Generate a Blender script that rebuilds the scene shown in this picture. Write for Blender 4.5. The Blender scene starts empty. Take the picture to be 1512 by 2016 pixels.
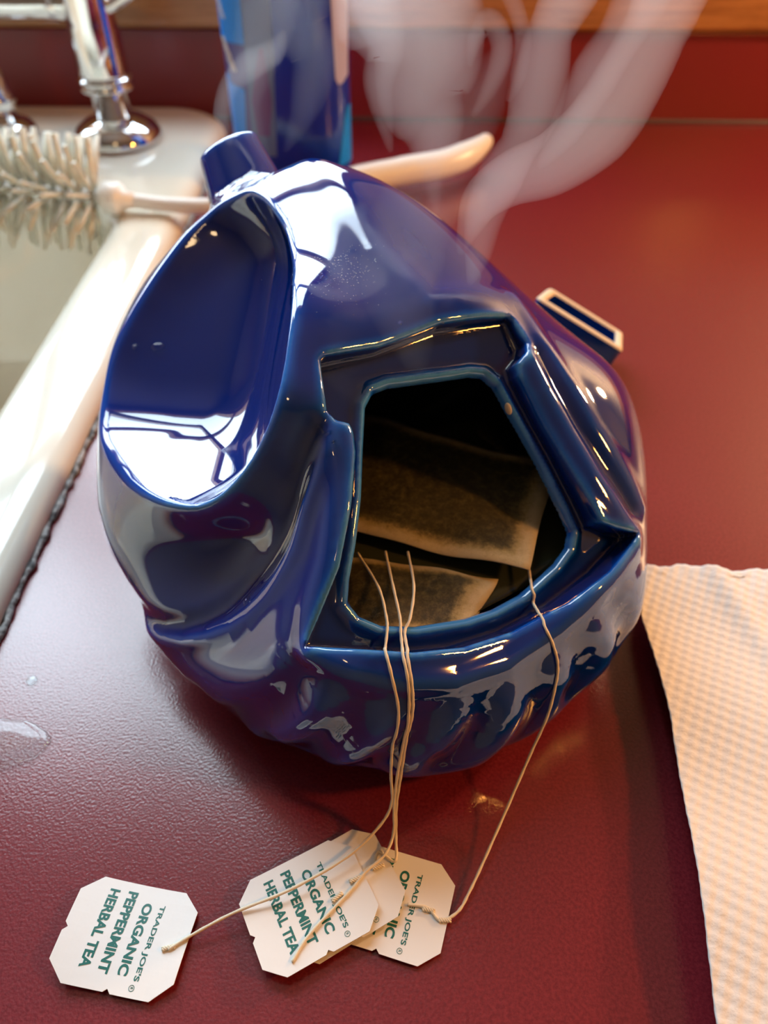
import bpy, bmesh, math, random
import numpy as np
from mathutils import Vector, Matrix, Euler

# ================================================================ camera
scene = bpy.context.scene
COL = scene.collection
cam_data = bpy.data.cameras.new('camera')
cam_data.sensor_fit = 'VERTICAL'; cam_data.sensor_height = 36.0
cam_data.lens = 1514.0 / 2016.0 * 36.0
cam_data.clip_start = 0.01
cam_data.dof.use_dof = True
cam_data.dof.focus_distance = 0.235
cam_data.dof.aperture_fstop = 9.0
cam = bpy.data.objects.new('camera', cam_data)
cam.location = (0, 0, 0.26)
cam.rotation_euler = (math.radians(45), 0, math.radians(1.4))
COL.objects.link(cam)
scene.camera = cam

# ================================================================ sky outside the window
world = bpy.data.worlds.new('overcast_sky')
scene.world = world
world.use_nodes = True
wn = world.node_tree
wn.nodes.clear()
w_out = wn.nodes.new('ShaderNodeOutputWorld')
w_bg = wn.nodes.new('ShaderNodeBackground')
w_geo = wn.nodes.new('ShaderNodeTexCoord')
w_sep = wn.nodes.new('ShaderNodeSeparateXYZ')
w_ramp = wn.nodes.new('ShaderNodeValToRGB')
w_ramp.color_ramp.elements[0].position = 0.0
w_ramp.color_ramp.elements[0].color = (0.30, 0.33, 0.36, 1)
w_ramp.color_ramp.elements[1].position = 0.55
w_ramp.color_ramp.elements[1].color = (0.72, 0.88, 1.0, 1)
e = w_ramp.color_ramp.elements.new(0.12); e.color = (0.62, 0.74, 0.85, 1)
wn.links.new(w_geo.outputs['Generated'], w_sep.inputs[0])
wn.links.new(w_sep.outputs['Z'], w_ramp.inputs['Fac'])
wn.links.new(w_ramp.outputs['Color'], w_bg.inputs['Color'])
w_bg.inputs['Strength'].default_value = 11.0
wn.links.new(w_bg.outputs[0], w_out.inputs['Surface'])

# ================================================================ lamps of the room
def lamp(name, loc, power, radius, colour):
    d = bpy.data.lights.new(name, 'POINT'); d.energy = power; d.shadow_soft_size = radius; d.color = colour
    o = bpy.data.objects.new(name, d); o.location = loc; COL.objects.link(o); return o
WARM = (1.0, 0.40, 0.075)
lamp('counter_lamp', (0.55, 0.06, 0.42), 7.5, 0.03, WARM)
lamp('counter_lamp', (0.82, 0.64, 0.38), 20.0, 0.03, (1.0, 0.58, 0.30))
lamp('ceiling_lamp', (-0.15, -0.75, 1.30), 1.2, 0.05, (1.0, 0.66, 0.34))
# the window opening, told to the sampler
pd = bpy.data.lights.new('window_portal', 'AREA'); pd.shape = 'RECTANGLE'; pd.size = 1.13; pd.size_y = 1.30
pd.cycles.is_portal = True
po = bpy.data.objects.new('window_portal', pd); po.location = (-0.485, 0.93, 0.80); po.rotation_euler = (math.radians(-90), 0, 0)
COL.objects.link(po)

# ================================================================ view
scene.view_settings.view_transform = 'Standard'
scene.view_settings.look = 'None'
scene.view_settings.exposure = 0.18
scene.view_settings.gamma = 1.0
scene.view_settings.use_curve_mapping = False
scene.cycles.max_bounces = 10
scene.cycles.transparent_max_bounces = 12
scene.cycles.volume_bounces = 1
scene.cycles.caustics_refractive = False
scene.cycles.caustics_reflective = False
scene.cycles.blur_glossy = 0.3
scene.cycles.sample_clamp_indirect = 4.0

# ================================================================ helpers
def link(o, parent=None):
    COL.objects.link(o)
    if parent is not None: o.parent = parent
    return o
def tag(o, label=None, cat=None, group=None, kind=None):
    if label: o['label'] = label
    if cat: o['category'] = cat
    if group: o['group'] = group
    if kind: o['kind'] = kind
    return o
def empty(name, loc, **k):
    o = bpy.data.objects.new(name, None); o.location = loc; link(o); o.empty_display_size = 0.02
    tag(o, **k); bpy.context.view_layer.update(); return o
def obj(name, bm, mat, parent=None, smooth=True):
    """link a bmesh given in world coordinates as ONE object"""
    me = bpy.data.meshes.new(name)
    bmesh.ops.recalc_face_normals(bm, faces=bm.faces)
    bm.to_mesh(me); bm.free()
    return mesh_obj(name, me, mat, parent, smooth)
def mesh_obj(name, me, mat, parent=None, smooth=True):
    me.materials.append(mat)
    if smooth: me.polygons.foreach_set('use_smooth', [True] * len(me.polygons))
    o = bpy.data.objects.new(name, me); COL.objects.link(o)
    if parent is not None:
        o.parent = parent; o.matrix_parent_inverse = world_of(parent).inverted()
    return o
def world_of(o):
    m = o.matrix_parent_inverse @ o.matrix_basis if o.parent else o.matrix_basis
    return world_of(o.parent) @ m if o.parent else m
def add_box(bm, lo, hi, bevel=0.0, M=None):
    r = bmesh.ops.create_cube(bm, size=1.0); vs = r['verts']
    for v in vs:
        v.co = Vector([lo[i] + (v.co[i] + .5) * (hi[i] - lo[i]) for i in range(3)])
        if M is not None: v.co = M @ v.co
    if bevel:
        es = list({e for v in vs for e in v.link_edges})
        bmesh.ops.bevel(bm, geom=es, offset=bevel, segments=3, profile=.5, affect='EDGES')
    return bm
def add_lathe(bm, prof, centre, axis=(0, 0, 1), n=40, cap=True):
    """profile of (radius, height) pairs turned about an axis"""
    q = Vector((0, 0, 1)).rotation_difference(Vector(axis).normalized()); c = Vector(centre); rings = []
    for r, h in prof:
        rings.append([bm.verts.new(c + q @ Vector((max(r, 1e-5) * math.cos(2 * math.pi * k / n), max(r, 1e-5) * math.sin(2 * math.pi * k / n), h))) for k in range(n)])
    for a, b in zip(rings[:-1], rings[1:]):
        for k in range(n): bm.faces.new((a[k], a[(k + 1) % n], b[(k + 1) % n], b[k]))
    if cap:
        bm.faces.new(rings[0][::-1]); bm.faces.new(rings[-1])
    return bm
def add_tube(bm, pts, rad, n=8, flat=None):
    """a tube through points; rad is a number or one per point"""
    P = [Vector(p) for p in pts]; R = rad if hasattr(rad, '__len__') else [rad] * len(P); rings = []; up = Vector((0.13, 0.21, 1)).normalized()
    T0 = None
    for i, p in enumerate(P):
        t = (P[min(i + 1, len(P) - 1)] - P[max(i - 1, 0)]).normalized()
        if T0 is None: s = t.cross(up).normalized()
        else: s = (s - t * s.dot(t)).normalized()
        T0 = t; w = t.cross(s)
        rings.append([bm.verts.new(p + (s * math.cos(2 * math.pi * k / n) + w * math.sin(2 * math.pi * k / n) * (flat or 1)) * R[i]) for k in range(n)])
    for a, b in zip(rings[:-1], rings[1:]):
        for k in range(n): bm.faces.new((a[k], a[(k + 1) % n], b[(k + 1) % n], b[k]))
    bm.faces.new(rings[0][::-1]); bm.faces.new(rings[-1])
    return bm
def spline(P, n=6):
    P = [Vector(p) for p in P]; out = []
    for i in range(len(P) - 1):
        a, b, c, d = P[max(i - 1, 0)], P[i], P[i + 1], P[min(i + 2, len(P) - 1)]
        for k in range(n):
            t = k / n
            out.append(.5 * (2 * b + (c - a) * t + (2 * a - 5 * b + 4 * c - d) * t * t + (3 * b - a - 3 * c + d) * t ** 3))
    return out + [P[-1]]

# ---------------------------------------------------------------- materials
def mat(name, colour=(.8, .8, .8), rough=.5, metal=0.0, spec=.5, coat=0.0, trans=0.0, sss=0.0, ior=1.5, coat_rough=.03):
    m = bpy.data.materials.new(name); m.use_nodes = True
    b = m.node_tree.nodes['Principled BSDF']
    b.inputs['Base Color'].default_value = (*colour, 1); b.inputs['Roughness'].default_value = rough
    b.inputs['Metallic'].default_value = metal; b.inputs['Specular IOR Level'].default_value = spec
    b.inputs['Coat Weight'].default_value = coat; b.inputs['Coat Roughness'].default_value = coat_rough
    b.inputs['Transmission Weight'].default_value = trans; b.inputs['IOR'].default_value = ior
    if sss:
        b.inputs['Subsurface Weight'].default_value = sss; b.inputs['Subsurface Radius'].default_value = (.004, .003, .002)
        b.inputs['Subsurface Scale'].default_value = 1.0
    return m
def nodes(m): return m.node_tree.nodes, m.node_tree.links, m.node_tree.nodes['Principled BSDF']
def noise(m, scale, detail=4, rough=.5, stretch=None, coords='Object'):
    N, L, b = nodes(m)
    t = N.new('ShaderNodeTexCoord'); n = N.new('ShaderNodeTexNoise')
    n.inputs['Scale'].default_value = scale; n.inputs['Detail'].default_value = detail; n.inputs['Roughness'].default_value = rough
    if stretch:
        mp = N.new('ShaderNodeMapping'); mp.inputs['Scale'].default_value = stretch
        L.new(t.outputs[coords], mp.inputs[0]); L.new(mp.outputs[0], n.inputs['Vector'])
    else: L.new(t.outputs[coords], n.inputs['Vector'])
    return n
def ramp(m, src, stops, out='Fac'):
    N, L, b = nodes(m); r = N.new('ShaderNodeValToRGB'); el = r.color_ramp.elements
    while len(el) < len(stops): el.new(.5)
    for e_, (p, c) in zip(el, stops): e_.position = p; e_.color = (*c, 1)
    L.new(src.outputs[out] if hasattr(src, 'outputs') else src, r.inputs['Fac']); return r
def bump(m, src, dist, strength=1.0, out='Fac'):
    N, L, b = nodes(m); u = N.new('ShaderNodeBump'); u.inputs['Distance'].default_value = dist; u.inputs['Strength'].default_value = strength
    L.new(src.outputs[out] if hasattr(src, 'outputs') else src, u.inputs['Height']); L.new(u.outputs[0], b.inputs['Normal']); return u
def colour_ramp(m, src, stops, out='Fac'):
    r = ramp(m, src, stops, out); m.node_tree.links.new(r.outputs['Color'], m.node_tree.nodes['Principled BSDF'].inputs['Base Color']); return r

M_LAMINATE = mat('burgundy_laminate', (.2, .02, .022), .22, spec=1.0)
n_ = noise(M_LAMINATE, 900, 3, .6); colour_ramp(M_LAMINATE, n_, [(.35, (.135, .009, .016)), (.65, (.20, .017, .025))])
bump(M_LAMINATE, noise(M_LAMINATE, 1100, 1, .4), .00012, .55)
M_BACKSPLASH = mat('burgundy_laminate_upright', (.22, .02, .022), .35)
M_OAK = mat('varnished_oak', (.45, .2, .06), .3, coat=.3)
n_ = noise(M_OAK, 18, 8, .65, (1, 9, 9)); colour_ramp(M_OAK, n_, [(.3, (.30, .12, .03)), (.55, (.48, .22, .065)), (.75, (.60, .30, .10))])
M_WALL = mat('painted_wall', (.34, .27, .19), .8)
M_WALL_PALE = mat('white_painted_wall', (.46, .45, .42), .8)
M_CEIL = mat('ceiling_paint', (.28, .25, .22), .9)
M_FLOOR = mat('floor_boards', (.22, .12, .06), .4)
n_ = noise(M_FLOOR, 6, 6, .6, (1, 12, 1)); colour_ramp(M_FLOOR, n_, [(.3, (.16, .08, .04)), (.7, (.30, .17, .08))])
M_ENAMEL = mat('white_enamel', (.80, .78, .70), .09, spec=.5, coat=.4)
n_ = noise(M_ENAMEL, 9, 3, .5); colour_ramp(M_ENAMEL, n_, [(.3, (.76, .71, .58)), (.7, (.82, .78, .68))])
M_CAULK = mat('grimy_sealant', (.16, .15, .14), .6)
n_ = noise(M_CAULK, 260, 4, .6); colour_ramp(M_CAULK, n_, [(.4, (.05, .05, .05)), (.62, (.42, .41, .40))]); bump(M_CAULK, n_, .002, .8)
M_CHROME = mat('chrome', (.80, .80, .80), .06, metal=1.0)
M_BRUSH = mat('white_plastic', (.86, .84, .78), .28)
M_BRISTLE = mat('translucent_nylon', (.82, .78, .64), .3, trans=.25, sss=.2)
M_TAG = mat('tag_card', (.82, .81, .78), .55)
n_ = noise(M_TAG, 60, 4, .6); bump(M_TAG, n_, .0006, .35)
M_PRINT = mat('green_print', (.005, .13, .105), .5)
M_STRING = mat('cotton_string', (.80, .70, .52), .85)
M_POUCH = mat('wet_filter_paper', (.5, .42, .22), .35, sss=.1)
n_ = noise(M_POUCH, 170, 6, .75)
M_PAPER = mat('paper_towel', (.70, .69, .67), .9)
M_CLAY = mat('bare_clay', (.72, .58, .40), .8)
M_TEA = mat('mint_tea', (.03, .035, .02), .02, spec=.5)
def glaze(name, with_attr=True):
    m = mat(name, (.0007, .025, .22), .06, spec=.5, coat=1.0, coat_rough=.02)
    N, L, b = nodes(m)
    if with_attr:
        a = N.new('ShaderNodeAttribute'); a.attribute_name = 'thin'
        r = ramp(m, a, [(0.0, (.0005, .013, .11)), (.45, (.0007, .025, .22)), (.78, (.004, .085, .46)), (1.0, (.05, .23, .58))])
        L.new(r.outputs['Color'], b.inputs['Base Color'])
    return m
M_GLAZE = glaze('cobalt_glaze'); M_GLAZE_LID = glaze('cobalt_glaze_lid', False)
def pane_glass():
    m = bpy.data.materials.new('window_glass'); m.use_nodes = True; N = m.node_tree.nodes; L = m.node_tree.links; N.clear()
    o = N.new('ShaderNodeOutputMaterial'); x = N.new('ShaderNodeMixShader'); t = N.new('ShaderNodeBsdfTransparent'); g = N.new('ShaderNodeBsdfGlossy'); f = N.new('ShaderNodeLayerWeight'); p = N.new('ShaderNodeMath'); p.operation = 'POWER'; p.inputs[1].default_value = 5.0; f.inputs['Blend'].default_value = .5
    g.inputs['Roughness'].default_value = .02; L.new(f.outputs['Facing'], p.inputs[0])
    L.new(p.outputs[0], x.inputs[0]); L.new(t.outputs[0], x.inputs[1]); L.new(g.outputs[0], x.inputs[2]); L.new(x.outputs[0], o.inputs['Surface']); return m
M_PANE = pane_glass()
def clear_water():
    m = bpy.data.materials.new('clear_water'); m.use_nodes = True; N = m.node_tree.nodes; L = m.node_tree.links; N.clear()
    o = N.new('ShaderNodeOutputMaterial'); x = N.new('ShaderNodeMixShader'); t = N.new('ShaderNodeBsdfTransparent'); g = N.new('ShaderNodeBsdfGlossy')
    f = N.new('ShaderNodeLayerWeight'); f.inputs['Blend'].default_value = .5; p = N.new('ShaderNodeMath'); p.operation = 'POWER'; p.inputs[1].default_value = 4.0
    k = N.new('ShaderNodeMath'); k.operation = 'MULTIPLY_ADD'; k.inputs[1].default_value = .9; k.inputs[2].default_value = .04
    g.inputs['Roughness'].default_value = .01; t.inputs['Color'].default_value = (.93, .95, .95, 1)
    L.new(f.outputs['Facing'], p.inputs[0]); L.new(p.outputs[0], k.inputs[0]); L.new(k.outputs[0], x.inputs[0]); L.new(t.outputs[0], x.inputs[1]); L.new(g.outputs[0], x.inputs[2]); L.new(x.outputs[0], o.inputs['Surface']); return m
M_WATER = clear_water()

# ================================================================ the room
XL, XR, YB, YF, ZF, ZC = -1.7, 1.5, 0.8165, -1.9, -0.9, 1.60
WX0, WX1, WZ0, WZ1 = -1.05, 0.08, 0.15, 1.45          # window opening
WT = 0.12                                              # wall thickness
def struct(name, boxes, m, bevel=0):
    bm = bmesh.new()
    for lo, hi in boxes: add_box(bm, lo, hi, bevel)
    return tag(obj(name, bm, m, smooth=False), kind='structure')
struct('floor', [((XL, YF, ZF - .05), (XR, YB + WT, ZF))], M_FLOOR)
struct('ceiling', [((XL, YF, ZC), (XR, YB + WT, ZC + .05))], M_CEIL)
struct('wall_left', [((XL - .1, YF, ZF), (XL, YB + WT, ZC))], M_WALL_PALE)
struct('wall_right', [((XR, YF, ZF), (XR + .1, YB + WT, ZC))], M_WALL)
struct('wall_front', [((XL, YF - .1, ZF), (XR, YF, ZC))], M_WALL)
struct('wall_back', [((XL, YB, ZF), (XR, YB + WT, WZ0)), ((XL, YB, WZ1), (XR, YB + WT, ZC)),
                     ((XL, YB, WZ0), (WX0, YB + WT, WZ1)), ((WX1, YB, WZ0), (XR, YB + WT, WZ1))], M_WALL_PALE)
win = empty('window_1', (-.485, YB, WZ0), kind='structure')
bm = bmesh.new(); fy0, fy1 = YB + .02, YB + .075
for lo, hi in (((WX0, fy0, WZ0), (WX0 + .05, fy1, WZ1)), ((WX1 - .05, fy0, WZ0), (WX1, fy1, WZ1)),
               ((WX0 + .05, fy0, WZ0), (WX1 - .05, fy1, WZ0 + .05)), ((WX0 + .05, fy0, WZ1 - .05), (WX1 - .05, fy1, WZ1))):
    add_box(bm, lo, hi)
obj('window_frame', bm, M_OAK, win, False)
bm = bmesh.new(); add_box(bm, (WX0 + .05, fy0 + .005, .60), (WX1 - .05, fy1 - .005, .65)); obj('meeting_rail', bm, M_OAK, win, False)
bm = bmesh.new(); add_box(bm, (-.505, fy0 + .005, WZ0 + .05), (-.465, fy1 - .005, WZ1 - .05)); obj('mullion', bm, M_OAK, win, False)
bm = bmesh.new(); add_box(bm, (WX0 + .05, YB + .045, WZ0 + .05), (WX1 - .05, YB + .049, WZ1 - .05)); obj('window_pane', bm, M_PANE, win, False)
bm = bmesh.new(); add_box(bm, (XL + .02, YB - .022, .0772), (XR - .02, YB + .0, .152), .004); add_box(bm, (WX0, YB - .022, .150), (WX1, YB + .03, .158), .002)
tag(obj('trim_1', bm, M_OAK, None, False), kind='structure')

# ================================================================ counter and backsplash
SX0, SX1, SY0, SY1 = -.70, -.1635, .04, .797           # sink outline
bm = bmesh.new()
cx0, cx1, cy0, cy1 = XL + .01, XR - .01, -.035, YB - .001
hx0, hx1, hy0, hy1 = SX0 + .02, SX1 - .02, SY0 + .02, SY1 - .02
for lo, hi in (((cx0, cy0, -.04), (hx0, cy1, 0)), ((hx1, cy0, -.04), (cx1, cy1, 0)), ((hx0, cy0, -.04), (hx1, hy0, 0)), ((hx0, hy1, -.04), (hx1, cy1, 0))):
    add_box(bm, lo, hi)
counter = obj('countertop', bm, M_LAMINATE, None, False)
tag(counter, 'burgundy laminate worktop with a fine pebbled sheen around the sink', 'countertop')
bm = bmesh.new(); add_box(bm, (cx0, YB - .016, .0005), (cx1, YB - .0005, .0765), .002)
back = obj('backsplash', bm, M_BACKSPLASH, None, False); tag(back, 'low burgundy upstand along the wall under the oak sill', 'backsplash')
bm = bmesh.new(); add_tube(bm, [(cx0, YB - .017, .001), (cx1, YB - .017, .001)], .0022, 8); obj('joint_seal', bm, mat('dark_seal', (.05, .02, .015), .6), back)
# base cabinets under the worktop
bm = bmesh.new(); add_box(bm, (cx0, .02, ZF + .08), (SX0 - .02, YB - .02, -.041)); add_box(bm, (SX1 + .02, .02, ZF + .08), (cx1, YB - .02, -.041)); add_box(bm, (cx0, .06, ZF + .001), (cx1, YB - .05, ZF + .079))
tag(obj('base_cabinet', bm, M_OAK, None, False), 'oak base cabinets carrying the burgundy worktop', 'cabinet')

# ================================================================ sink
def rrect(x0, x1, y0, y1, r, z, n=10):
    out = []
    for cx, cy, a0 in ((x1 - r, y1 - r, 0), (x0 + r, y1 - r, 90), (x0 + r, y0 + r, 180), (x1 - r, y0 + r, 270)):
        for k in range(n + 1):
            a = math.radians(a0 + 90 * k / n); out.append((cx + r * math.cos(a), cy + r * math.sin(a), z))
    return out
def loft(bm, loops, cap=True):
    R = [[bm.verts.new(p) for p in l] for l in loops]; n = len(R[0])
    for a, b in zip(R[:-1], R[1:]):
        for k in range(n): bm.faces.new((a[k], a[(k + 1) % n], b[(k + 1) % n], b[k]))
    if cap: bm.faces.new(R[-1])
    return bm
sink = empty('kitchen_sink', (-.43, .42, 0), label='white enamelled kitchen sink with a broad rolled rim left of the blue teapot', cat='sink')
bm = bmesh.new(); L_ = []
for d, z in ((.010, -.006), (.003, .0005), (0.0, .0015), (-.0005, .004), (.001, .008), (.004, .0115), (.009, .0138), (.016, .0145)):
    L_.append(rrect(SX0 + d, SX1 - d, SY0 + d, SY1 - d, max(.062 - d, .02), z))
bx0, bx1, by0, by1 = -.655, -.2085, .085, .588
for d, z in ((-.010, .0145), (-.004, .0138), (.0, .012), (.004, .008), (.007, .0), (.010, -.03), (.016, -.10), (.026, -.14), (.05, -.158), (.09, -.163)):
    L_.append(rrect(bx0 + d, bx1 - d, by0 + d, by1 - d, max(.055 - d * .3, .03), z))
loft(bm, L_); obj('basin', bm, M_ENAMEL, sink)
random.seed(5); bm = bmesh.new(); pts = []
for k in range(150):
    y = .06 + (SY1 - .07 - .06) * k / 149; pts.append((SX1 + .0008 + random.uniform(-.0006, .0009), y, .0006 + random.uniform(0, .0008)))
add_tube(bm, pts, [.0013 + random.uniform(0, .0010) for _ in pts], 6)
obj('sealant_bead', bm, M_CAULK, sink); sink.children[-1]['label'] = 'lumpy grey sealant bead along the rim'

# ================================================================ taps
FX, FY, DZ = -.2485, .700, .0147
tap = empty('faucet', (FX, FY, DZ), label='tall chrome faucet column with a domed base on the sink deck', cat='faucet')
bm = bmesh.new(); add_lathe(bm, [(.0355, 0), (.0372, .002), (.0372, .004), (.0365, .007), (.033, .012), (.026, .0165), (.019, .019), (.0165, .020)], (FX, FY, DZ), n=56); obj('base_flange', bm, M_CHROME, tap)
bm = bmesh.new(); add_lathe(bm, [(.0150, .018), (.0150, .040), (.0160, .0405)], (FX, FY, DZ), n=48); obj('neck', bm, M_CHROME, tap)
bm = bmesh.new(); add_lathe(bm, [(.016, .0400), (.021, .0410), (.0222, .0425), (.0222, .0437), (.0195, .045), (.0200, .0470), (.0222, .0480), (.0222, .0490), (.0205, .0505), (.0195, .051)], (FX, FY, DZ), n=56); obj('collar', bm, M_CHROME, tap)
bm = bmesh.new(); add_lathe(bm, [(.0195, .050), (.0205, .054), (.0200, .090), (.0198, .135), (.0215, .138), (.0215, .150), (.017, .158), (.006, .162)], (FX, FY, DZ), n=56); obj('column', bm, M_CHROME, tap)
bm = bmesh.new(); add_lathe(bm, [(.0105, .010), (.0125, .017), (.0125, .028), (.0115, .029)], (FX, FY, DZ + .102), (-1, -.06, .02), n=36); obj('spout_nut', bm, M_CHROME, tap)
bm = bmesh.new(); add_tube(bm, spline([(FX - .027, FY - .001, DZ + .1025), (FX - .07, FY - .004, DZ + .103), (FX - .12, FY - .02, DZ + .110), (FX - .16, FY - .07, DZ + .125), (FX - .17, FY - .14, DZ + .118), (FX - .171, FY - .17, DZ + .095)]), .0115, 24)
o = obj('spout_pipe', bm, M_CHROME, tap)
bm = bmesh.new(); add_tube(bm, spline([(FX + .012, FY - .004, DZ + .098), (FX + .030, FY - .012, DZ + .106), (FX + .055, FY - .02, DZ + .122), (FX + .075, FY - .03, DZ + .145)]), [.0045] * 12 + [.005] * 6 + [.006], 16); obj('lever', bm, M_CHROME, tap)
VX = -.352
valve = empty('tap_valve', (VX, FY + .004, DZ), label='chrome tap valve at the left edge beside the faucet column', cat='tap')
bm = bmesh.new(); add_lathe(bm, [(.0285, 0), (.0300, .002), (.0298, .006), (.026, .011), (.019, .014), (.014, .015)], (VX, FY + .004, DZ), n=48); obj('base_flange', bm, M_CHROME, valve)
bm = bmesh.new(); add_lathe(bm, [(.0175, .013), (.0175, .026), (.020, .029), (.0205, .034), (.017, .037), (.0165, .048), (.012, .055), (.004, .057)], (VX, FY + .004, DZ), n=48); obj('stem', bm, M_CHROME, valve)
bm = bmesh.new(); add_tube(bm, spline([(VX, FY + .004, DZ + .049), (VX - .02, FY - .01, DZ + .056), (VX - .05, FY - .03, DZ + .062)]), [.006, .0055, .005, .005, .0045, .0045, .0045, .0045, .0045, .005, .0055, .005, .003], 14); obj('cross_handle', bm, M_CHROME, valve)

# ================================================================ dish soap bottle
BX, BY = -.089, .655
bottle = empty('soap_bottle', (BX, BY, 0), label='blue plastic dish soap bottle standing behind the teapot under the oak sill', cat='bottle')
def oval(z, rx, ry, n=64, p=2.6):
    return [(BX + rx * math.copysign(abs(math.cos(a)) ** (2 / p), math.cos(a)), BY + ry * math.copysign(abs(math.sin(a)) ** (2 / p), math.sin(a)), z) for a in (2 * math.pi * k / n for k in range(n))]
M_BLUE = mat('blue_soap_plastic', (.002, .035, .42), .16, coat=.4)
bm = bmesh.new(); loft(bm, [oval(*a) for a in ((.0006, .030, .018), (.001, .040, .026), (.004, .0445, .030), (.012, .0465, .032), (.10, .0468, .032), (.165, .0462, .0315), (.185, .043, .029), (.200, .034, .024), (.208, .022, .018), (.211, .014, .014), (.222, .0135, .0135))]); obj('bottle_body', bm, M_BLUE, bottle)
bm = bmesh.new(); add_lathe(bm, [(.0155, .212), (.016, .213), (.016, .232), (.012, .236), (.006, .238), (.006, .246), (.004, .247)], (BX, BY, 0), n=36); obj('bottle_cap', bm, mat('white_cap', (.8, .8, .8), .35), bottle)
def wrap(name, uv, m, off=.0004, a_res=18):
    """a label piece lying on the bottle's face: uv is a polygon strip of (angle degrees, z) left and right edges"""
    bm = bmesh.new(); rows = []
    for (al, ar, z) in uv:
        row = []
        for k in range(a_res + 1):
            a = math.radians(al + (ar - al) * k / a_res); p = 2.6
            row.append(bm.verts.new((BX + (.0468 + off) * math.copysign(abs(math.cos(a)) ** (2 / p), math.cos(a)), BY + (.032 + off) * math.copysign(abs(math.sin(a)) ** (2 / p), math.sin(a)), z)))
        rows.append(row)
    for a, b in zip(rows[:-1], rows[1:]):
        for k in range(a_res): bm.faces.new((a[k], a[k + 1], b[k + 1], b[k]))
    return obj(name, bm, m, bottle)
M_CYAN = mat('cyan_label_ink', (.0, .26, .92), .3); M_VIO = mat('violet_label_ink', (.06, .045, .28), .3)
M_PINKW = mat('pale_label_ink', (.42, .44, .72), .35); M_LBL = mat('grey_blue_label', (.10, .15, .36), .3); M_PLUM = mat('plum_label_ink', (.14, .05, .24), .3); M_WHITEINK = mat('white_label_ink', (.8, .8, .8), .4)
def lab(o, t): o['label'] = t; return o
lab(wrap('label_panel', [(181, 238, .03), (181, 244, .19)], M_VIO), 'violet label strip')
lab(wrap('label_panel', [(181, 241, .1065), (181, 242, .1068), (181, 226, .1155), (181, 243.5, .116), (181, 244, .19)][0:1] + [(181, 241.5, .1067), (181, 242, .112), (181, 244, .19)], M_CYAN, .0007), 'bright cyan upper panel')
lab(wrap('label_panel', [(181, 228, .03), (181, 236, .0765), (181, 212, .0845)], M_CYAN, .0007), 'bright cyan lower panel')
lab(wrap('label_panel', [(238, 262, .03), (241, 266, .10), (244, 268, .19)], M_LBL), 'grey blue back panel')
lab(wrap('label_panel', [(246, 258, .045), (243, 262, .070), (250, 261, .09), (256, 259, .105)], M_PLUM, .0007), 'plum mark on the label')
lab(wrap('label_stripe', [(322, 330, .079), (318, 345, .083), (316, 353, .12), (314, 353, .19)], M_PINKW), 'pale pink stripe')
lab(wrap('label_stripe', [(318, 352, .02), (324, 352, .035), (333, 352, .055), (340, 352, .062)], M_CYAN, .0005), 'cyan flash near the foot')
random.seed(3)
for (z0, z1, a0, a1, k_) in ((.121, .135, 203, 214, 7), (.088, .109, 204, 226, 16)):          # illegible white print on the label
    bm = bmesh.new()
    for k in range(k_):
        t = (k + .5) / k_
        for r_ in range(2):
            a = math.radians(a0 + (a1 - a0) * t * .75 + r_ * (4.5 if k_ > 10 else 4) + random.uniform(-1.4, 1.4)); p = 2.6
            c = Vector((BX + .0474 * -abs(math.cos(a)) ** (2 / p), BY - .0326 * abs(math.sin(a)) ** (2 / p), z1 - (z1 - z0) * t))
            bmesh.ops.create_icosphere(bm, subdivisions=1, radius=.0012, matrix=Matrix.Translation(c) @ Matrix.Diagonal((1.0, .4, .8 + random.random() * .5, 1)))
    lab(obj('label_print', bm, M_WHITEINK, bottle), 'blurred white print')

# ================================================================ bottle brush
brush = empty('bottle_brush', (-.17, .55, .0147), label='white bottle brush with nylon bristles lying across the sink rim', cat='brush')
axis = [(-.335, .566, .030), (-.29, .562, .028), (-.215, .556, .0245), (-.171, .552, .0215), (-.131, .552, .0215), (-.08, .575, .0200), (-.03, .612, .0175)]
bm = bmesh.new(); add_tube(bm, spline(axis, 5), [.0045] * 10 + [.0052] * 6 + [.0055] * 6 + [.0065] * 6 + [.008] * 3, 16); obj('shaft', bm, M_BRUSH, brush)
bm = bmesh.new(); A = Vector(axis[2]); D_ = (Vector(axis[3]) - A).normalized(); add_lathe(bm, [(.0085, -.005), (.0112, -.003), (.0115, .007), (.0105, .009), (.0062, .012), (.0052, .02)], A, D_, n=32); obj('ferrule', bm, M_BRUSH, brush)
bm = bmesh.new(); add_tube(bm, spline([(-.055, .594, .0185), (-.035, .609, .0180), (.0, .629, .0172), (.030, .643, .0172), (.052, .661, .0185), (.066, .676, .0220), (.0715, .684, .0255)], 6), [.007, .0078, .0086, .0094, .0100, .0104] + [.0108] * 6 + [.0112] * 6 + [.0110] * 6 + [.0105, .010, .0096, .009, .0085, .008] + [.0074, .007, .0064, .006, .005, .0036, .0015], 20); obj('grip', bm, M_BRUSH, brush)
random.seed(11); bm = bmesh.new(); P0 = Vector(axis[0]); P1 = Vector(axis[2]); D_ = (P1 - P0).normalized(); S_ = D_.cross(Vector((0, 0, 1))).normalized(); W_ = S_.cross(D_)
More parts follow.
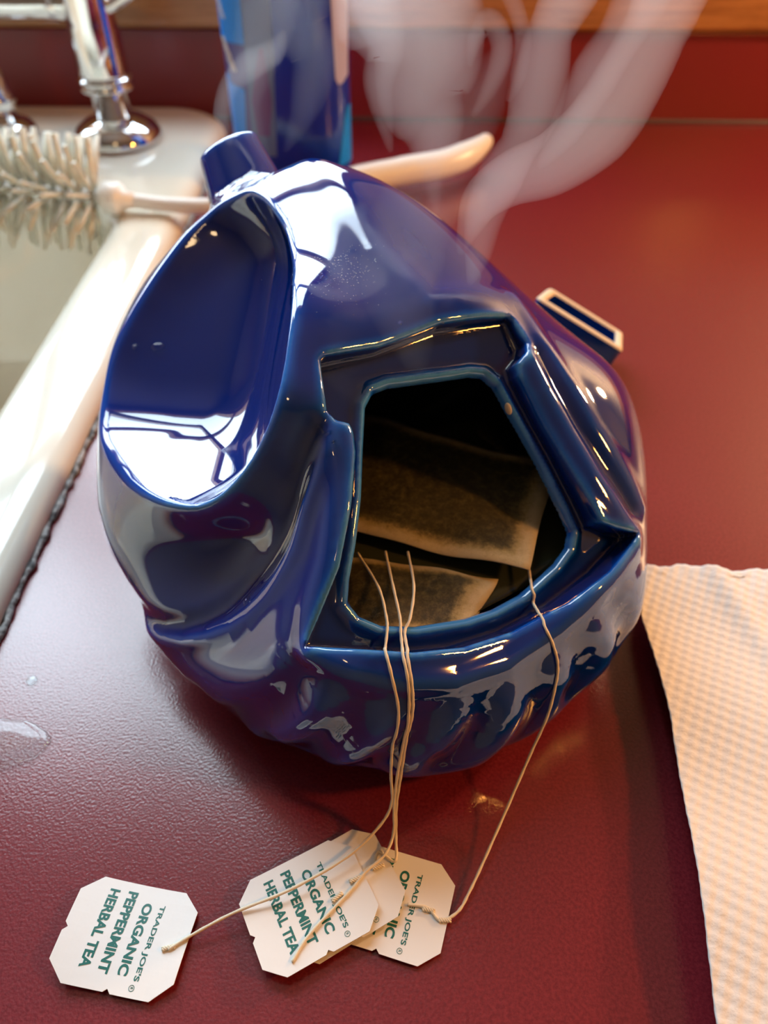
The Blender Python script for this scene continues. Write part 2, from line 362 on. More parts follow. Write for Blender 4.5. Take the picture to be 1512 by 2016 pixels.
for row in range(12):
    c = P0 + (P1 - P0) * (row + .35) / 12.5
    for k in range(10):
        a = 2 * math.pi * (k + .5 * (row % 2)) / 10 + random.uniform(-.1, .1); d = S_ * math.cos(a) + W_ * math.sin(a)
        Ln = .041 + random.uniform(-.002, .002)
        tilt = D_ * random.uniform(-.10, .10)
        if d.y > .3 and d.z < .25: d = Vector((d.x, d.y * .5, .6)).normalized()      # those over the deck are pushed up
        q = [c + d * .003, c + (d + tilt) * Ln * .5 , c + (d + tilt).normalized() * Ln]
        add_tube(bm, q, [.0019, .0018, .0018], 6)
bo = obj('bristles', bm, M_BRISTLE, brush); bo['kind'] = 'stuff'

# ---- teapot and steam outlines (millimetres)
BODY_PTS=[(-25.7,202.2,123.0),(39.2,244.2,115.0),(86.0,193.3,58.0),(-26.4,134.5,67.0),(5.4,222.1,119.5),(16.1,135.8,60.0),(62.0,215.3,89.0),(-21.3,166.3,95.0),(17.9,182.1,85.0),(-4.3,201.7,107.0),(27.8,155.1,66.0),(43.5,152.9,56.0),(-37.1,320.1,142.0),(-16.7,286.7,139.0),(9.6,234.9,125.0),(-23.8,235.1,132.0),(-8.8,244.3,131.0),(-47.5,313.6,140.0),(-6.7,307.0,136.0),(21.2,282.3,124.0),(41.0,270.3,112.0),(65.9,262.9,96.0),(90.1,260.8,78.0),(97.2,241.8,58.0),(96.9,214.7,50.0),(94.5,192.8,42.0),(88.2,170.3,28.0),(71.2,154.4,20.0),(37.0,125.1,18.0),(4.5,117.2,18.0),(-29.8,124.4,18.0),(-58.5,138.4,14.0),(-93.5,168.6,15.0),(-77.8,167.9,41.0),(-113.0,196.5,32.0),(-117.4,215.2,54.0),(-62.3,300.8,136.0),(-47.0,275.9,138.0),(-34.5,232.3,137.0),(-31.3,211.1,131.0),(-32.6,191.3,122.0),(-41.6,184.0,108.0),(-54.3,178.8,91.0),(-70.1,179.7,77.0),(-87.0,189.4,73.0),(-103.5,208.2,70.0),(-116.9,231.5,70.0),(-120.1,261.0,78.0),(-114.0,284.5,90.0),(-98.7,302.6,106.0),(-80.0,309.1,123.0),(-74.6,240.0,100.0),(-53.1,182.3,66.0),(-36.4,180.5,92.0),(-67.8,175.2,55.0),(-88.6,184.5,52.0),(0.0,200.0,0.0),(0.0,260.0,0.0),(-45.0,230.0,0.0),(45.0,230.0,0.0),(0.0,230.0,-2.0),(55.0,185.0,4.0),(-50.0,180.0,4.0),(0.0,160.0,2.0),(-30.0,285.0,4.0),(40.0,285.0,4.0),(-20.0,330.0,40.0),(30.0,330.0,50.0),(55.0,315.0,70.0),(20.0,328.0,95.0),(-15.0,335.0,110.0),(-55.0,312.0,88.0),(-86.0,262.0,52.0),(-82.0,243.0,32.0),(80.0,275.0,30.0),(90.0,262.0,58.0),(95.0,235.0,40.0),(-65.0,300.0,40.0),(-90.0,205.0,22.0),(72.0,200.0,12.0),(-72.0,190.0,14.0),(-67.8,318.2,122.5),(-119.9,250.8,58.3),(-122.0,279.9,65.3),(-116.0,302.0,75.6),(-102.8,319.3,90.8),(-85.2,326.1,108.6)]
BODY_CENTRE=(0.,225.,62.)
LID_ORIGIN=(18.000000,194.500000,90.500000)
LID_U=(0.84765,0.52853,-0.04637)
LID_V=(-0.38689,0.67556,0.62764)
LID_N=(0.36306,-0.51408,0.77712)
FRAME_UV=[(-33.2,43.0),(-30.9,44.2),(-11.1,42.8),(13.9,44.7),(30.3,43.1),(43.0,41.3),(44.0,39.7),(44.5,30.1),(42.0,26.8),(36.5,23.9),(35.5,19.7),(37.3,0.7),(42.2,-31.9),(43.2,-38.5),(49.6,-43.3),(57.5,-47.6),(54.1,-49.5),(37.7,-54.9),(17.4,-58.6),(-4.7,-59.5),(-23.8,-56.9),(-40.6,-51.5),(-55.4,-44.1),(-68.6,-37.5),(-63.4,-32.0),(-52.1,-19.2),(-41.6,-2.7),(-33.7,11.9),(-31.6,18.3),(-31.9,21.5),(-36.0,23.8),(-37.6,27.1),(-36.0,33.6)]
OPEN_UV=[(-20.1,26.4),(-15.7,30.2),(-9.3,30.6),(2.1,28.9),(11.9,27.4),(22.0,26.0),(26.7,24.3),(29.6,19.6),(30.7,11.4),(34.1,-10.1),(36.5,-31.3),(37.0,-38.3),(33.8,-42.9),(26.6,-46.6),(9.7,-51.3),(-2.4,-51.9),(-13.3,-50.8),(-31.2,-46.3),(-42.3,-41.4),(-48.2,-35.9),(-50.1,-30.6),(-47.0,-24.1),(-40.8,-14.5),(-33.4,-1.4),(-26.2,13.9)]
RIM=[(-62.3,300.9,135.9),(-46.9,275.3,138.3),(-39.6,258.3,135.8),(-35.0,235.7,135.2),(-32.8,219.0,133.6),(-32.3,204.8,127.7),(-33.5,192.2,121.3),(-36.5,186.9,115.7),(-42.6,183.6,106.3),(-48.9,181.5,97.5),(-58.3,179.5,86.8),(-70.9,182.1,75.2),(-81.2,186.1,71.5),(-91.9,193.4,71.6),(-102.6,205.7,71.0),(-110.8,218.6,70.7),(-117.9,234.5,70.1),(-120.2,249.0,74.1),(-119.8,263.4,80.1),(-114.2,273.7,90.5),(-104.9,284.5,101.8),(-95.5,293.4,111.8),(-87.1,299.8,119.7),(-76.7,306.6,127.3)]
LINEA=[(-20.4,186.8,111.8),(-24.5,184.9,111.6),(-28.9,179.8,103.6),(-32.7,175.4,90.2),(-36.8,169.7,78.8),(-41.9,166.5,69.6),(-48.9,164.8,60.8),(-59.4,161.1,50.3),(-75.7,162.5,38.6),(-92.2,171.8,30.9),(-104.0,184.2,31.6),(-110.8,196.0,41.6),(-115.2,208.1,51.4)]
CREST=[(-25.2,133.3,66.1),(-11.6,128.2,64.4),(3.6,127.8,59.7),(19.4,132.0,54.6),(36.3,141.1,51.4),(54.2,154.6,52.7),(69.1,167.9,56.8),(84.7,187.7,57.2)]
RMOLD=[(46.2,231.8,106.3),(51.7,223.0,98.5),(59.9,213.0,88.5),(69.1,202.4,77.8),(78.9,194.7,66.8),(85.1,192.1,59.2)]
RFACET=[(41.9,260.7,112.7),(50.1,244.2,107.9),(58.8,231.0,99.5),(70.0,218.0,87.0),(84.5,207.7,69.6),(89.9,204.0,60.4)]
RIBS=[[(-26.3,133.1,65.1),(-29.2,129.4,58.3),(-35.9,127.1,47.2),(-45.7,129.3,34.7),(-59.9,137.9,16.5),(-72.0,143.4,15.1)],
[(-7.6,124.7,59.4),(-9.7,121.1,53.9),(-13.9,117.8,46.0),(-21.4,117.2,35.8),(-31.1,122.2,20.4),(-40.2,125.7,18.6)],
[(11.2,125.8,52.8),(9.9,120.9,46.2),(6.0,116.8,39.4),(-0.6,114.7,33.2),(-8.9,117.4,20.4)],
[(27.8,132.2,48.9),(28.9,127.3,41.9),(26.8,122.7,35.7),(21.4,118.8,29.6),(17.4,117.4,27.1)],
[(43.4,142.6,48.0),(47.4,138.3,39.8),(49.0,134.9,31.3),(45.4,130.8,23.4),(39.9,127.0,16.4)],
[(57.5,153.7,49.9),(63.6,151.1,42.0),(66.5,149.2,34.3),(63.9,145.9,28.3)],
[(71.1,166.0,53.7),(78.0,164.9,46.3),(82.9,165.4,39.0),(83.3,164.1,32.6)]]
LMOLD=[(-20.3,184.7,109.8),(-18.2,179.2,104.3),(-19.7,166.4,94.9),(-21.6,154.2,85.3),(-25.6,143.1,74.6),(-26.3,135.2,67.3)]
RGROOVE=[(49.7,234.5,105.7),(55.6,225.7,98.4),(63.9,215.5,88.4),(74.4,205.3,76.5),(83.8,199.3,64.9)]
LINEB=[(-21.4,183.9,109.5),(-25.4,176.5,100.3),(-29.0,169.6,89.3),(-32.1,162.3,80.7),(-37.6,157.9,71.4),(-44.2,155.3,62.2),(-55.1,153.9,50.1),(-75.2,159.1,35.5),(-94.1,170.8,24.3),(-104.7,179.5,29.9)]
RIDGES=[[(-36.7,315.6,141.7),(-16.6,285.2,139.6),(-6.5,259.1,132.9),(9.6,237.4,125.5),(19.5,242.8,123.6),(39.5,257.2,114.7)]]
SCOOP_N=(-.70,-.28,.66); SCOOP_FLOOR=((-68.,177.,77.),(-.04,.10,.99)); SCOOP_BACK=((-117.,257.,78.),(-.12,-.56,.82)); SCOOP_SIDE=((-33.5,200.,127.),(-.94,-.08,.33)); LEDGE=-4.6; WALL=4.5
SPOUT=[(-52.,298.,98.),(-66.,330.,118.),(-77.,350.,135.)]; SPOUT_R=(22.,13.5); SPOUT_BORE=[(-74.,343.,128.),(-82.,360.,147.)]; SPOUT_CUT=(-.45,.45,.77)
STEAM_D=11.0
STEAM=[([(6.1,196.0,124.0),(3.7,200.0,131.3),(0.1,208.0,143.7),(1.3,225.0,153.0),(8.9,240.0,162.4),(16.9,255.0,170.8)],[0.002, 0.007, 0.012, 0.014, 0.013, 0.012],0.16),
([(22.8,235.0,132.7),(25.5,245.0,138.5),(27.8,255.0,148.0),(32.5,262.0,157.1),(38.1,268.0,164.8),(42.8,275.0,173.6),(45.1,282.0,183.8),(47.5,290.0,193.6),(54.6,300.0,204.3)],[0.001, 0.005, 0.007, 0.0085, 0.007, 0.0095, 0.0095, 0.008, 0.01],0.9),
([(18.7,235.0,143.3),(22.1,245.0,149.0),(26.5,255.0,153.1),(37.2,265.0,156.0),(52.0,275.0,157.4),(67.8,285.0,165.7),(76.9,292.0,178.2),(84.1,300.0,191.5),(89.9,310.0,204.0)],[0.001, 0.005, 0.008, 0.01, 0.012, 0.014, 0.013, 0.012, 0.014],0.8),
([(47.0,275.0,155.6),(54.8,280.0,165.7),(64.1,290.0,180.3),(70.7,295.0,189.6),(77.9,300.0,203.0)],[0.001, 0.006, 0.009, 0.008, 0.01],0.7),
([(12.7,280.0,136.8),(10.3,285.0,151.4),(9.9,290.0,161.9),(6.0,295.0,172.0),(7.4,300.0,183.5),(3.6,305.0,194.4),(-1.7,310.0,202.2)],[0.001, 0.005, 0.012, 0.016, 0.02, 0.024, 0.028],0.6),
([(-4.7,300.0,151.2),(-7.6,305.0,162.0),(-9.6,310.0,172.6),(-7.0,315.0,182.8),(-10.7,320.0,194.2),(-12.6,325.0,200.8)],[0.001, 0.004, 0.006, 0.007, 0.01, 0.014],0.8),
([(23.6,285.0,168.7),(28.4,288.0,175.9),(32.0,291.0,184.4),(31.5,294.0,191.1),(27.2,297.0,194.8),(23.6,299.0,188.4),(22.6,300.0,180.4)],[0.001, 0.003, 0.004, 0.004, 0.004, 0.003, 0.001],1.0),
([(35.3,285.0,173.6),(38.1,288.0,180.6),(38.9,291.0,190.4),(36.7,294.0,197.0),(32.9,297.0,203.4)],[0.001, 0.003, 0.003, 0.003, 0.003],1.0),
([(-54.2,330.0,133.7),(-62.0,335.0,146.1),(-65.5,340.0,158.1),(-60.7,345.0,169.7),(-56.0,350.0,181.0),(-53.1,355.0,195.2)],[0.001, 0.005, 0.008, 0.01, 0.012, 0.014],0.25),
([(-49.4,330.0,139.9),(-42.8,335.0,150.2),(-38.4,340.0,160.2),(-36.0,345.0,171.7),(-41.9,350.0,181.1),(-41.3,355.0,195.3)],[0.001, 0.005, 0.008, 0.01, 0.012, 0.014],0.25),
([(-72.4,335.0,139.9),(-74.9,338.0,150.9),(-71.6,342.0,161.2),(-62.9,345.0,167.9),(-52.6,348.0,172.6),(-48.1,350.0,179.3)],[0.001, 0.004, 0.004, 0.006, 0.005, 0.001],1.0)]
POT_STEP=1.1; LIPZ=66.
# ---------------------------------------------------------------- teapot surface (millimetres)
def unit(a):
    return a / (np.linalg.norm(a, axis=-1, keepdims=True) + 1e-9)

class Radial:
    """smooth star-shaped hull through a set of control points"""
    def __init__(s, pts, C, smooth):
        s.C = C; q = pts - C; s.d = unit(q); r = np.linalg.norm(q, axis=1); n = len(q)
        D = np.linalg.norm(s.d[:, None] - s.d[None], axis=-1)
        A = np.zeros((n + 4, n + 4)); A[:n, :n] = D ** 3 + smooth * np.eye(n)
        Pm = np.c_[np.ones(n), s.d]; A[:n, n:] = Pm; A[n:, :n] = Pm.T
        w = np.linalg.solve(A, np.r_[r, np.zeros(4)])
        NT, NP = 256, 512
        th = np.arange(NT + 1) * np.pi / NT; ph = np.arange(NP + 1) * 2 * np.pi / NP - np.pi
        T, Ph = np.meshgrid(th, ph, indexing='ij')
        dd = np.stack([np.sin(T) * np.cos(Ph), np.sin(T) * np.sin(Ph), np.cos(T)], -1).reshape(-1, 3)
        out = np.empty(len(dd))
        for i in range(0, len(dd), 20000):
            e = dd[i:i + 20000]
            K = np.sqrt(np.maximum(2 - 2 * e @ s.d.T, 0)) ** 3
            out[i:i + 20000] = K @ w[:n] + w[n] + e @ w[n + 1:]
        s.tab = out.reshape(NT + 1, NP + 1); s.NT = NT; s.NP = NP
    def f(s, p):
        q = p - s.C; l = np.linalg.norm(q, axis=-1) + 1e-6
        t = np.arccos(np.clip(q[..., 2] / l, -1, 1)) / np.pi * s.NT
        h = (np.arctan2(q[..., 1], q[..., 0]) + np.pi) / (2 * np.pi) * s.NP
        i = np.clip(t.astype(int), 1, s.NT - 2); j = np.clip(h.astype(int), 0, s.NP - 1); a = t - i; b = h - j
        def cr(x):  # cubic weights
            return (-.5*x+x*x-.5*x**3, 1-2.5*x*x+1.5*x**3, .5*x+2*x*x-1.5*x**3, -.5*x*x+.5*x**3)
        wa = cr(np.clip(a, 0, 1)); wb = cr(b); r = 0
        for m in range(4):
            for k in range(4):
                r = r + wa[m] * wb[k] * s.tab[i + m - 1, (j + k - 1) % s.NP]
        return (l - r) * .9

def smax(a, b, k):
    h = np.maximum(k - np.abs(a - b), 0) / k
    return np.maximum(a, b) + h * h * k * .25
def smin(a, b, k):
    return -smax(-a, -b, k)
def poly_sd(x, y, P):
    """signed distance to a closed polygon (negative inside)"""
    d = np.full(x.shape, 1e9); ins = np.zeros(x.shape, bool); n = len(P)
    for i in range(n):
        (ax, ay), (bx, by) = P[i], P[(i + 1) % n]
        ex, ey = bx - ax, by - ay; wx, wy = x - ax, y - ay
        t = np.clip((wx * ex + wy * ey) / (ex * ex + ey * ey + 1e-9), 0, 1)
        d = np.minimum(d, (wx - ex * t) ** 2 + (wy - ey * t) ** 2)
        c = ((ay > y) != (by > y)) & (x < ex * (y - ay) / (ey + (1e-9 if ey == 0 else 0)) + ax)
        ins ^= c
    d = np.sqrt(d)
    return np.where(ins, -d, d)
def line_d(p, L):
    """distance to a 3D polyline and the fraction along it"""
    L = np.asarray(L, float); d = np.full(p.shape[:-1], 1e9); f = np.zeros(p.shape[:-1]); n = len(L) - 1
    for i in range(n):
        e = L[i + 1] - L[i]; w = p - L[i]
        t = np.clip(w @ e / (e @ e), 0, 1); q = ((w - t[..., None] * e) ** 2).sum(-1)
        m = q < d; d = np.where(m, q, d); f = np.where(m, (i + t) / n, f)
    return np.sqrt(d), f
def smooth_line(L, n=4):
    L = np.asarray(L, float); out = []
    for i in range(len(L) - 1):
        a = L[max(i - 1, 0)]; b = L[i]; c = L[i + 1]; d = L[min(i + 2, len(L) - 1)]
        for k in range(n):
            t = k / n
            out.append(.5 * (2 * b + (c - a) * t + (2 * a - 5 * b + 4 * c - d) * t * t + (3 * b - a - 3 * c + d) * t ** 3))
    out.append(L[-1]); return np.array(out)

class Pot:
    def __init__(s):
        s.hull = Radial(np.array(BODY_PTS), np.array(BODY_CENTRE), .004)
        s.O = np.array(LID_ORIGIN); s.U = np.array(LID_U); s.V = np.array(LID_V); s.N = np.array(LID_N)
        s.ribs = [smooth_line(L, 2) for L in RIBS]
        s.la = smooth_line(LINEA, 2); s.lb = smooth_line(LINEB, 2)
        rim = np.array(RIM); s.rc = rim.mean(0)
        s.rn = unit(np.array(SCOOP_N)); s.ra = unit(np.cross(s.rn, [0, 0, 1.])); s.rb = np.cross(s.rn, s.ra)
        q = rim - s.rc; a, b, h = q @ s.ra, q @ s.rb, q @ s.rn
        s.rang = np.arctan2(b, a); s.rr = np.hypot(a, b); o = np.argsort(s.rang); s.rang = s.rang[o]; s.rr = s.rr[o]; h = h[o]
        G = np.linspace(-np.pi, np.pi, 361)
        def per(v):
            x = np.r_[s.rang - 2 * np.pi, s.rang, s.rang + 2 * np.pi]; y = np.tile(v, 3)
            g = np.interp(np.r_[G - 2 * np.pi, G, G + 2 * np.pi], x, y); k = np.hanning(17); k /= k.sum()
            return np.convolve(g, k, 'same')[361:722]
        s.G = G; s.tr = per(s.rr); s.th = per(h)
    def features(s, p):
        """relief of the outer wall: ledges, mouldings, overlapping flutes"""
        g = np.zeros(p.shape[:-1])
        def add(L, fn):
            L = np.asarray(L, float); m = np.all((p > L.min(0) - 17) & (p < L.max(0) + 17), axis=-1)
            if m.any():
                d, t = line_d(p[m], L); g[m] += fn(d, t)
        add(s.la, lambda d, t: 2.6 * np.exp(-(d / 4.) ** 2) * np.clip(t * 8 + .3, 0, 1) * np.clip((1 - t) * 5, 0, 1))
        add(s.lb, lambda d, t: -2.0 * np.exp(-(d / 4.) ** 2) * np.clip(t * 5, 0, 1) * np.clip((1 - t) * 4, 0, 1))
        add(RFACET, lambda d, t: -1.6 * np.exp(-(d / 4.) ** 2))
        add(CREST, lambda d, t: -2.4 * np.exp(-(d / 4.) ** 2))
        add(RMOLD, lambda d, t: -2.2 * np.exp(-(d / 4.5) ** 2))
        add(RGROOVE, lambda d, t: 1.5 * np.exp(-(d / 3.5) ** 2))
        add(LMOLD, lambda d, t: -1.6 * np.exp(-(d / 5.) ** 2))
        for L in s.ribs: add(L, lambda d, t: 5.4 * np.clip(t * 2.0 + .05, 0, 1) * np.exp(-(d / 6.2) ** 2))
        for L in RIDGES: add(L, lambda d, t: -1.5 * np.exp(-(d / 7.) ** 2))
        return g
    def scoop(s, p):
        q = p - s.rc; a, b, h = q @ s.ra, q @ s.rb, q @ s.rn
        an = np.arctan2(b, a); rr = np.hypot(a, b)
        R = np.interp(an, s.G, s.tr); hr = np.interp(an, s.G, s.th)
        u = rr / R
        cone = (u - 1) * R * .9 - .55 * np.minimum(h - hr, 0)
        f1 = -(p - np.array(SCOOP_FLOOR[0])) @ unit(np.array(SCOOP_FLOOR[1]))
        f2 = -(p - np.array(SCOOP_BACK[0])) @ unit(np.array(SCOOP_BACK[1]))
        f3 = -(p - np.array(SCOOP_SIDE[0])) @ unit(np.array(SCOOP_SIDE[1]))
        return smax(smax(smax(f1, f2, 12.), f3, 20.), cone, 9.)
    def solid(s, p, fb=None):
        if fb is None: fb = s.hull.f(p)
        near = np.abs(fb) < 14
        f = fb.copy()
        pn = p[near]
        f[near] += s.features(pn)
        # spout, at the back
        d, t = line_d(p, SPOUT); f = smin(f, d - (SPOUT_R[0] + (SPOUT_R[1] - SPOUT_R[0]) * t), 9.)
        tip = np.array(SPOUT[-1]); sn = unit(np.array(SPOUT_CUT)); c = (p - tip) @ sn
        f = smax(f, np.where(d < 40, c, -99.), 2.)
        # recess the lid drops into
        q = p - s.O; u, v, w = q @ s.U, q @ s.V, q @ s.N
        box = (np.abs(u) < 75) & (np.abs(v) < 70) & (w > -30) & (w < 25)
        ub, vb, wb = u[box], v[box], w[box]
        so = poly_sd(ub, vb, OPEN_UV); sf = poly_sd(ub, vb, FRAME_UV)
        floor = LEDGE + 1.6 * np.exp(-((so - 2.) / 2.2) ** 2) - .0012 * vb ** 2 * (vb < 0)
        f[box] = smax(f[box], -smax(sf, floor - wb, 1.5), 2.2)
        # side scoop
        f = smax(f, -s.scoop(p), 3.2)
        f = smax(f, -p[..., 2] + .4, 3.)
        s._o = (box, so, wb)
        return f
    def f(s, p):
        fb = s.hull.f(p); o = s.solid(p, fb)
        box, so, wb = s._o
        cav = np.maximum(o, fb) + WALL
        f = smax(o, -cav, 2.)
        f[box] = smax(f[box], -smax(so, np.maximum(wb - 16, -wb - 14), 1.), 2.4)
        # spout bore
        d, t = line_d(p, SPOUT_BORE); f = smax(f, -(d - SPOUT_R[1] + 3.6), 1.5)
        return f

def surface_net(F, lo, hi, step):
    ax = [np.arange(lo[i], hi[i] + step, step) for i in range(3)]
    n = [len(a) for a in ax]
    V = np.empty(n)
    Y, Z = np.meshgrid(ax[1], ax[2], indexing='ij')
    for i0 in range(0, n[0], 12):
        xs = ax[0][i0:i0 + 12]
        p = np.empty((len(xs), n[1], n[2], 3)); p[..., 0] = xs[:, None, None]; p[..., 1] = Y; p[..., 2] = Z
        V[i0:i0 + 12] = F(p.reshape(-1, 3)).reshape(p.shape[:3])
    S = V < 0
    cs = np.zeros([k - 1 for k in n] + [3]); cn = np.zeros([k - 1 for k in n], int)
    edges = []
    for a in range(3):
        A = [slice(None)] * 3; B = [slice(None)] * 3; A[a] = slice(0, -1); B[a] = slice(1, None)
        m = S[tuple(A)] != S[tuple(B)]
        I = np.argwhere(m); v0 = V[tuple(A)][m]; v1 = V[tuple(B)][m]
        pos = I.astype(float); pos[:, a] += v0 / (v0 - v1)
        b, c = (a + 1) % 3, (a + 2) % 3
        ok = (I[:, b] > 0) & (I[:, c] > 0) & (I[:, b] < n[b] - 1) & (I[:, c] < n[c] - 1)
        I, pos, sg = I[ok], pos[ok], S[tuple(A)][m][ok]
        for db, dc in ((-1, -1), (0, -1), (0, 0), (-1, 0)):
            J = I.copy(); J[:, b] += db; J[:, c] += dc
            cs[J[:, 0], J[:, 1], J[:, 2]] += pos; cn[J[:, 0], J[:, 1], J[:, 2]] += 1
        edges.append((a, I, sg))
    act = cn > 0; idx = np.full(cn.shape, -1); idx[act] = np.arange(act.sum())
    verts = cs[act] / cn[act][:, None] * step + np.array(lo)
    quads = []
    for a, I, sg in edges:
        b, c = (a + 1) % 3, (a + 2) % 3; Q = []
        for db, dc in ((-1, -1), (0, -1), (0, 0), (-1, 0)):
            J = I.copy(); J[:, b] += db; J[:, c] += dc; Q.append(idx[J[:, 0], J[:, 1], J[:, 2]])
        Q = np.stack(Q, 1); Q[~sg] = Q[~sg][:, ::-1]; quads.append(Q)
    return verts, np.concatenate(quads)
def grad(F, p, e=.35):
    return np.stack([F(p + e * np.eye(3)[i]) - F(p - e * np.eye(3)[i]) for i in range(3)], -1) / (2 * e)

# ================================================================ teapot
MM = .001
pot_f = Pot()
Vp, Qp = surface_net(pot_f.f, (-125, 105, -2), (112, 392, 165), POT_STEP)
for _ in range(2):
    g_ = grad(pot_f.f, Vp); l_ = np.linalg.norm(g_, axis=1); f_ = pot_f.f(Vp)
    Vp = Vp - np.clip(f_ / np.maximum(l_, .3), -.8, .8)[:, None] * g_ / np.maximum(l_, 1e-3)[:, None]
Np = unit(grad(pot_f.f, Vp))
# glaze runs thin on convex edges: curvature from the neighbouring normals
cv = np.zeros(len(Vp)); cn_ = np.zeros(len(Vp))
for a_, b_ in ((0, 1), (1, 2), (2, 3), (3, 0)):
    i_, j_ = Qp[:, a_], Qp[:, b_]; d_ = Vp[j_] - Vp[i_]; k_ = ((Np[j_] - Np[i_]) * d_).sum(1) / np.maximum((d_ * d_).sum(1), .05)
    for s_ in (i_, j_): np.add.at(cv, s_, k_); np.add.at(cn_, s_, 1)
cv /= np.maximum(cn_, 1)
for _ in range(4):
    m_ = cv[Qp].mean(1); ac = np.zeros(len(cv)); 
    for a_ in range(4): np.add.at(ac, Qp[:, a_], m_)
    cv = ac / np.maximum(np.bincount(Qp.ravel(), minlength=len(cv)), 1)
thin = np.clip(.35 + cv * 3.2, 0, 1)
teapot = empty('teapot', (0, .23, 0), label='large cobalt blue glazed teapot with a scooped side and an open lid hole', cat='teapot')
me = bpy.data.meshes.new('pot_body'); me.from_pydata((Vp * MM).tolist(), [], Qp.tolist()); me.update()
at_ = me.attributes.new('thin', 'FLOAT', 'POINT'); at_.data.foreach_set('value', thin.astype(np.float32))
body = mesh_obj('pot_body', me, M_GLAZE, teapot)
me.normals_split_custom_set_from_vertices(Np.tolist())
def on_pot(p, lift=0.0):
    """nearest point of the glazed wall to p (mm), lifted off along the normal, in metres"""
    q = np.array([p], float)
    for _ in range(5):
        g = grad(pot_f.f, q); l = np.linalg.norm(g, axis=1); q = q - np.clip(pot_f.f(q) / np.maximum(l, .3), -2, 2)[:, None] * g / np.maximum(l, 1e-3)[:, None]
    n = unit(grad(pot_f.f, q))[0]; return Vector((q[0] + n * lift) * MM), Vector(n)
# chips in the glaze, showing the clay
random.seed(2)
for p, r in (((38.8, 220.4, 92.5), (1.1, 2.2)),):
    c, n = on_pot(p); bm = bmesh.new(); bmesh.ops.create_icosphere(bm, subdivisions=3, radius=1)
    rot = Vector((0, 0, 1)).rotation_difference(n).to_matrix().to_4x4()
    for v in bm.verts: v.co = rot @ Vector((v.co.x * r[0] * MM * 1.2, v.co.y * r[1] * MM, v.co.z * .5 * MM)) + c
    o = obj('glaze_chip', bm, M_CLAY, teapot); o['label'] = 'cream glaze chip'

# ================================================================ lid, leaning behind the pot
E1 = Vector((.8574, -.3533, -.3741)); E2 = Vector((.2324, .9146, -.3310)); E3 = Vector((.4591, .1969, .8663))
LA = Vector((.0728, .3735, .0510))                      # near corner of the rim
lid = empty('ceramic_lid', LA, label='cobalt blue teapot lid turned on its side behind the pot, bare clay rim showing', cat='lid')
def lid_pt(a, b, c): return LA + E1 * a + E2 * b + E3 * c
def lid_loop(o, c, dz=0):
    P = [(0 + o, 0 + o), (.054 - o, 0 + o), (.055 - o, .046 - o), (.004 + o, .046 - o)]; out = []
    for k in range(4):                                  # rounded corners
        a, b, d = Vector(P[k - 1]), Vector(P[k]), Vector(P[(k + 1) % 4]); r = .0035 if o < .003 else .002
        u, w = (a - b).normalized() * r, (d - b).normalized() * r
        for t in (0, .25, .5, .75, 1): q = b + u * (1 - t) ** 2 + w * t ** 2; out.append(lid_pt(q.x, q.y, c))
    return out
bm = bmesh.new(); loft(bm, [lid_loop(.004, -.017), lid_loop(.001, -.0165), lid_loop(0, -.015), lid_loop(0, -.0008)], True)
bm.faces.ensure_lookup_table(); bmesh.ops.delete(bm, geom=[f for f in bm.faces if len(f.verts) > 4], context='FACES_ONLY')
outer = lid_loop(.004, -.017); bm.faces.new([bm.verts.new(p) for p in outer])
loft(bm, [lid_loop(.0045, -.0008), lid_loop(.0045, -.012), lid_loop(.007, -.0135)], True)
bmesh.ops.remove_doubles(bm, verts=bm.verts, dist=1e-5); obj('lid_shell', bm, M_GLAZE_LID, lid, False)
bm = bmesh.new(); loft(bm, [lid_loop(-.0002, -.0012), lid_loop(.0008, .0002), lid_loop(.0036, .0002), lid_loop(.0047, -.0012)], False); o = obj('lid_rim', bm, M_CLAY, lid); o['label'] = 'unglazed clay rim'
bm = bmesh.new(); q_ = lid_pt(.012, .022, -.0165); add_lathe(bm, [(.006, 0), (.005, .003), (.008, .006), (.0105, .009), (.010, .012), (.006, .0145), (.001, .015)], q_, -E3, n=32); obj('lid_knob', bm, M_GLAZE_LID, lid)

# ================================================================ tea
def cavity_loop(z, n=72):
    """outline of the inside of the pot at height z, pulled in a hair"""
    out = []; c = np.array([18., 205., z]); r = np.arange(0, 130, .5)
    for k in range(n):
        a = 2 * math.pi * k / n; p = c + np.c_[np.cos(a) * r, np.sin(a) * r, 0 * r]
        f = pot_f.f(p); i = int(np.argmax(f < .6)) if (f < .6).any() else 0; out.append(p[max(i - 1, 0)])
    return np.array(out)
TEA_Z = 49.0
bm = bmesh.new(); lp = cavity_loop(TEA_Z); lp = (lp + np.roll(lp, 1, 0) + np.roll(lp, -1, 0)) / 3
c_ = lp.mean(0); loft(bm, [[tuple(((p - c_) * .93 + c_ - [0, 0, 3]) * MM) for p in lp], [tuple(((p - c_) * .985 + c_) * MM) for p in lp], [tuple(((p - c_) * .9 + c_ - [0, 0, .3]) * MM) for p in lp]], True)
tea = obj('tea', bm, M_TEA); tag(tea, 'dark mint tea filling the inside of the blue teapot', 'tea')

